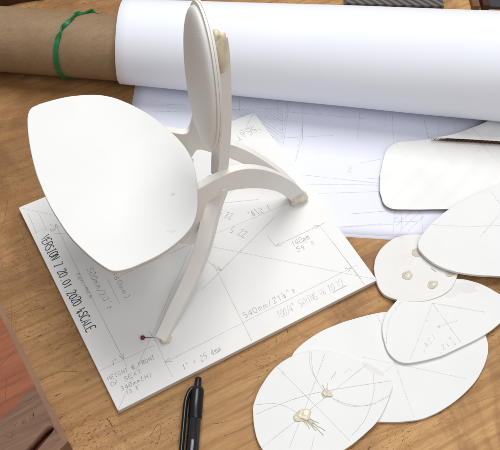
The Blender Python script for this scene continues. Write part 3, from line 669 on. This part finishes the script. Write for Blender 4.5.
# ------------------------------------------------------------------ card cut-outs
def cut(name, label, key, z, thick, m, tilt=(0, 0), sm=2, cat='card piece', em=None, group='card pieces cut for the model'):
    o = thing(name, label, cat, group=group)
    pts = smoothloop(catmull([(x, y, 0) for x, y in D[key]], 4), sm)
    c = (sum(p.x for p in pts)/len(pts), sum(p.y for p in pts)/len(pts))
    build('card_body', slab(pts, z, thick, .2, tilt, c, edge_mat=1), [m, em or M['edge']], o)
    zf = lambda p: z+(p[0]-c[0])*tilt[0]+(p[1]-c[1])*tilt[1]
    return o, zf
oE, zE = cut('oval_card', 'large white oval card lying on the bench beneath two other cut-outs', 'E', 2.5, 2.3, M['card'])
bm = bmesh.new(); lines(bm, D['E_lines'], .26, zE); build('pencil_lines', bm, M['pencil_faint'], oE, None)
oF, zF = cut('seat_template', 'white rounded card with pencil arcs and two glue lumps at the front edge', 'F', 4.35, 2.0, M['card'], FT)
bm = bmesh.new()
lines(bm, D['F_lines'], .22, zF, 9, .05); build('pencil_lines', bm, M['pencil'], oF, None)
def drips(bm, p, zf, dirs, seed):
    rnd = random.Random(seed)
    for dx, dy, L in dirs:
        path = [Vector((p[0]+dx*t*L+rnd.uniform(-.25, .25), p[1]+dy*t*L+rnd.uniform(-.25, .25), 0)) for t in [k/6 for k in range(7)]]
        for q in path: q.z = zf(q)+.35
        tube(bm, path, lambda i: .38*(1-i/7.5)+.10, 6)
g = D['F_glue']
for k, (p, r, dd) in enumerate(((g[0], 2.9, [(.15, 1, 6), (.6, .8, 7)]), (g[1], 4.0, [(.42, -.9, 16), (.28, -.95, 17), (.15, -1, 12), (-.1, -1, 9), (.55, -.8, 11), (.35, -.95, 8), (-.3, -.9, 6)]))):
    bm = bmesh.new(); blob(bm, (p[0], p[1], zF(p)+.4), r, (1.0, .85, .30), 20+k, 4, .4)
    drips(bm, p, zF, dd, k); build('glue_lump', bm, M['glue'], oF, True)
oD, zD = cut('leaf_card', 'white leaf shaped card with a pencilled triangle lying on the large oval', 'D', 4.9, 2.2, M['card'], DT)
bm = bmesh.new(); lines(bm, D['D_lines'], .26, zD, 9, .05)
for t in D['D_text']: text(bm, *t, .26, zD)
build('pencil_lines', bm, M['pencil_faint'], oD, None)
def patch(o, key, zf, m):
    bm = bmesh.new(); P = catmull([(x, y, 0) for x, y in D[key]], 4)
    P = [p+Vector((random.uniform(-.4, .4), random.uniform(-.4, .4), 0)) for p in P]
    bm.faces.new([bm.verts.new((p.x, p.y, zf(p)+.025)) for p in P]); bmesh.ops.triangulate(bm, faces=bm.faces[:])
    build('torn_patch', bm, m, o, None)
patch(oD, 'D_patch', zD, M['residue']); patch(oF, 'F_patch', zF, M['residue'])
oC, zC = cut('round_card', 'small white disc with dried glue dabs beside the board corner', 'Cpts', 5.2, 2.3, M['disc'], CT)
bm = bmesh.new(); lines(bm, D['C_lines'], .45, zC); build('pencil_mark', bm, M['pencil_dark'], oC, None)
for k, p in enumerate(D['C_glue']):
    bm = bmesh.new()
    # a dried ring of glue with a hollow middle
    n1 = 22; rr = [3.9, 3.5, 4.0, 3.5][k]
    R = []
    rnd = random.Random(k); ph = rnd.uniform(0, 6)
    for rad, dz in ((1.0, .02), (.95, .35), (.86, .55), (.74, .45), (.6, .10), (.3, -.0), (.04, .02)):
        R.append([bm.verts.new((p[0]+rr*rad*1.1*math.cos(t)*(1+.12*math.sin(2*t+ph)+.06*math.sin(5*t+ph)), p[1]+rr*rad*.85*math.sin(t)*(1+.12*math.cos(3*t+ph)), zC(p)+dz)) for t in [2*math.pi*i/n1 for i in range(n1)]])
    for a, b_ in zip(R[:-1], R[1:]):
        for i in range(n1): bm.faces.new((a[i], a[(i+1) % n1], b_[(i+1) % n1], b_[i]))
    bm.faces.new(R[-1])
    build('glue_dab', bm, M['dab'], oC, True)
oA, zA = cut('corrugated_card', 'white corrugated card with rounded left corners lying on the drawing sheet', 'A', 4.4, 2.4, M['corr'], (0, 0), 2, 'card piece', M['grey_edge'])
oB, zB = cut('oval_card', 'blank white egg shaped card cut off by the right edge of the picture', 'B', 9.6, 2.3, M['card'], (0, 0), 2)
bm = bmesh.new(); lines(bm, D['B_lines'], .28, zB, 9, .05); build('pencil_lines', bm, M['pencil_faint'], oB, None)

# the lifted corrugated offcut: two liners with a wavy flute between them, showing its cut edge
oG = thing('corrugated_offcut', 'upper corrugated offcut with dark fluted cut edge propped under the roll', 'card piece', group='card pieces cut for the model')
gp = [Vector((x, y)) for x, y in D['G']]
e0, e1 = Vector(D['G'][0]), Vector(D['G'][-4+1])
edge_a, edge_b = Vector(D['G'][0]), Vector(D['G'][7])
ed = (edge_b-edge_a).normalized(); en = Vector((-ed.y, ed.x))
if en.dot(gp[3]-edge_a) < 0: en = -en
def zG(p):
    d = max(0, (Vector((p[0], p[1]))-edge_a).dot(en)); return max(3.2, 9.8-d*.10)
def gl(zoff, t):
    bm = bmesh.new(); pts = [Vector((x, y)) for x, y in D['G']]
    dense = []
    for a, b_ in zip(pts, pts[1:]+pts[:1]):
        m_ = max(1, int((b_-a).length/4))
        for k in range(m_): dense.append(a.lerp(b_, k/m_))
    a = [bm.verts.new((p.x, p.y, zG(p)+zoff)) for p in dense]; b2 = [bm.verts.new((p.x, p.y, zG(p)+zoff-t)) for p in dense]
    f1 = bm.faces.new(a); f2 = bm.faces.new(b2[::-1])
    for i in range(len(a)):
        j = (i+1) % len(a); bm.faces.new((a[i], b2[i], b2[j], a[j]))
    bmesh.ops.triangulate(bm, faces=[f1, f2])
    return bm
build('top_liner', gl(0, .35), M['corr'], oG)
build('bottom_liner', gl(-3.5, .35), M['kraft_core'], oG)
bm = bmesh.new(); L = (edge_b-edge_a).length; prev = None
for k in range(int(L/.5)):
    q = edge_a+ed*(k*.5+.3)
    w_ = .5+.5*math.sin(k*.5*2*math.pi/3.6)
    row = []
    sk = k*.5+.3
    dep = max(1.0, min(14, .7*(sk*.1 if sk < 10 else 1+(sk-10)*.5)))
    for dd in (.4, dep):
        p = q+en*dd; zt = zG(p)
        row += [bm.verts.new((p.x, p.y, zt-3.45+w_*2.75)), bm.verts.new((p.x, p.y, zt-3.1+w_*2.70))]
    if prev:
        for x, y in ((0, 1), (1, 3), (3, 2), (2, 0)): bm.faces.new((prev[x], prev[y], row[y], row[x]))
    prev = row
build('flute', bm, M['midwood'], oG)

# ------------------------------------------------------------------ pen
pen = thing('ballpoint_pen', 'black retractable pen lying in front of the board', 'pen')
p0, p4 = Vector(PEN[0]), Vector(PEN[1]); pd = (p4-p0).normalized(); pn = Vector((-pd.y, pd.x, 0))
if pn.x > 0: pn = -pn
def lathe(name, prof, m, zc=4.6):
    bm = bmesh.new(); R = []; k = 28
    for s, r in prof:
        c = p0+pd*s; c.z = zc
        R.append([bm.verts.new(c+pn*(r*math.cos(2*math.pi*i/k))+Vector((0, 0, r*math.sin(2*math.pi*i/k)))) for i in range(k)])
    for a, b_ in zip(R[:-1], R[1:]):
        for i in range(k): bm.faces.new((a[i], a[(i+1) % k], b_[(i+1) % k], b_[i]))
    bm.faces.new(R[0][::-1]); bm.faces.new(R[-1])
    return build(name, bm, m, pen, 40)
lathe('push_button', [(0, 1.4), (.3, 1.9), (.9, 2.15), (8, 2.2), (9, 2.2)], M['pen'])
lathe('cap', [(6.2, 2.4), (6.7, 3.3), (7.8, 3.95), (9.3, 4.2), (26.2, 4.25), (26.5, 4.1), (26.6, 3.8)], M['pen'])
lathe('barrel', [(26.4, 3.8), (26.8, 4.05), (90, 4.1), (112, 3.8), (130, 1.6), (131, .8)], M['pen_clear'])
lathe('refill_tip', [(40, .4), (40.4, 1.5), (47, 1.5), (47.4, .4)], M['pen_refill'], 7.35)
bm = bmesh.new(); P = []; fr = []
for s, off, z in ((7.4, 2.4, 5.2), (9.0, 4.0, 5.4), (12.5, 5.5, 5.6), (18, 6.3, 5.7), (30, 6.3, 5.7), (45, 6.2, 5.7), (52, 6.0, 5.6)):
    c = p0+pd*s+pn*off; c.z = z; P.append(c)
P = catmull(P, 4, False)
for i in range(len(P)):
    d = (P[min(i+1, len(P)-1)]-P[max(0, i-1)]).normalized(); u = Vector((-d.y, d.x, 0)).normalized(); fr.append((u, Vector((0, 0, 1))))
sweep(bm, P, fr, lambda i: [(1.5*math.cos(t), 2.0*math.sin(t)) for t in [2*math.pi*k/12 for k in range(12)]])
build('clip', bm, M['pen'], pen, 50)

# ------------------------------------------------------------------ wooden block with a mortise
blk = thing('wooden_block', 'reddish brown timber block with a slotted mortise at the left', 'wood block')
b0, b1, b2 = Vector(D['block'][1]), Vector(D['block'][2]), Vector(D['block'][3])
ed = (b0-b1).normalized(); en_ = (b2-b1).normalized()
outline = [b1+ed*150, b1, b1+en_*90, b1+en_*90+ed*150]
slot = [(p.x, p.y) for p in catmull([(x, y, 0) for x, y in SLOT], 5)]
cu = bpy.data.curves.new('block_outline', 'CURVE'); cu.dimensions = '2D'; cu.fill_mode = 'BOTH'
def spl(pts):
    s = cu.splines.new('POLY'); s.points.add(len(pts)-1); s.use_cyclic_u = True
    for q, p in zip(s.points, pts): q.co = (p[0], p[1], 0, 1)
inset = 2.2
def off_outline(d):
    c = sum(outline, Vector((0, 0)))/4
    return [p+(ed*(-d if (p-c).dot(ed) > 0 else d))+(en_*(d if (p-b1).dot(en_) < 1 else -d)) for p in outline]
spl(off_outline(CH)); spl(slot)
cu.extrude = 6; tmp = bpy.data.objects.new('tmp', cu); COL.objects.link(tmp)
bpy.context.view_layer.update()
me = bpy.data.meshes.new_from_object(tmp.evaluated_get(bpy.context.evaluated_depsgraph_get()))
bpy.data.objects.remove(tmp); bpy.data.curves.remove(cu)
bm = bmesh.new(); bm.from_mesh(me); bpy.data.meshes.remove(me)
bmesh.ops.translate(bm, verts=bm.verts[:], vec=(0, 0, 14))
bmesh.ops.remove_doubles(bm, verts=bm.verts[:], dist=1e-4)
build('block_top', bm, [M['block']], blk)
bm = bmesh.new()
lo = off_outline(CH-.02); ou = outline
v = [[bm.verts.new((p.x, p.y, z)) for p in q] for q, z in ((off_outline(CH+.4), 20.02-.25), (lo, 20-.02), (ou, 20-CH*.55), (ou, .1))]
for a, b_ in zip(v[1:-1], v[2:]):
    for i in range(4): bm.faces.new((a[i], a[(i+1) % 4], b_[(i+1) % 4], b_[i]))
bm.faces.new(v[-1][::-1])
bmesh.ops.delete(bm, geom=v[0], context='VERTS')
build('worn_edge', bm, M['block_edge'], blk)
bm = bmesh.new(); f = [bm.verts.new((p[0], p[1], 8.6)) for p in off_outline(CH+.5)]; bm.faces.new(f)
build('mortise_floor', bm, M['block_in'], blk)
bm = bmesh.new()
text(bm, 'red', *BTXT, .34, flat(20)); lines(bm, BLINES, .22, flat(20), 9, .15)
build('pencil_scribble', bm, M['pencil_wood'], blk, None)

# ------------------------------------------------------------------ things at the far edge of the bench
def slab_thing(name, label, cat, pts, z, m, bev=.4):
    o = build(name, slab([Vector(p) for p in pts], z, z-.1, bev), m); tag(o, label, cat); return o
slab_thing('walnut_offcut', 'dark brown wooden offcut behind the cardboard tube', 'wood block', BG['left'], 9, M['darkwood'])
slab_thing('ribbed_mat', 'grey ribbed mat lying behind the white paper roll', 'mat', BG['mat'], 3, M['ribbed'])
fr_ = thing('slate_tray', 'dark wooden edged slate tray behind the roll at top right', 'tray')
build('tray_base', slab([Vector(p) for p in BG['slate']], 3, 2.8, .3), M['slate'], fr_)
build('tray_rim', slab([Vector(p) for p in BG['rim']], 7, 6.8, .5), M['darkwood'], fr_)
build('tray_rim', slab([Vector(p) for p in BG['rim2']], 5, 4.8, .5), M['midwood'], fr_)

# ------------------------------------------------------------------ camera and light
cam = bpy.data.cameras.new('camera'); co = bpy.data.objects.new('camera', cam); COL.objects.link(co)
cam.sensor_fit = 'HORIZONTAL'; cam.sensor_width = 36; cam.lens = 784.0/500*36
cam.clip_start = .02; cam.clip_end = 20
Rm = Matrix(D['cam_rot']).to_4x4()
co.matrix_world = Matrix.Translation(Vector(D['cam_loc'])*S) @ Rm
SC.camera = co

def area(name, loc, target, size, power, col, sy=None):
    l = bpy.data.lights.new(name, 'AREA'); l.shape = 'RECTANGLE'; l.size = size; l.size_y = sy or size; l.energy = power; l.color = col
    o = bpy.data.objects.new(name, l); COL.objects.link(o); o.location = loc
    o.rotation_euler = (Vector(target)-Vector(loc)).to_track_quat('-Z', 'Y').to_euler()
    return o
for a in LIGHTS: area(*a)
w = bpy.data.worlds.new('World'); SC.world = w; w.use_nodes = True
bgn = w.node_tree.nodes['Background']; bgn.inputs[0].default_value = WORLD[0]; bgn.inputs[1].default_value = WORLD[1]
SC.view_settings.view_transform = 'Standard'; SC.view_settings.look = 'None'; SC.view_settings.exposure = 0; SC.view_settings.gamma = 1
SC.view_settings.use_curve_mapping = False
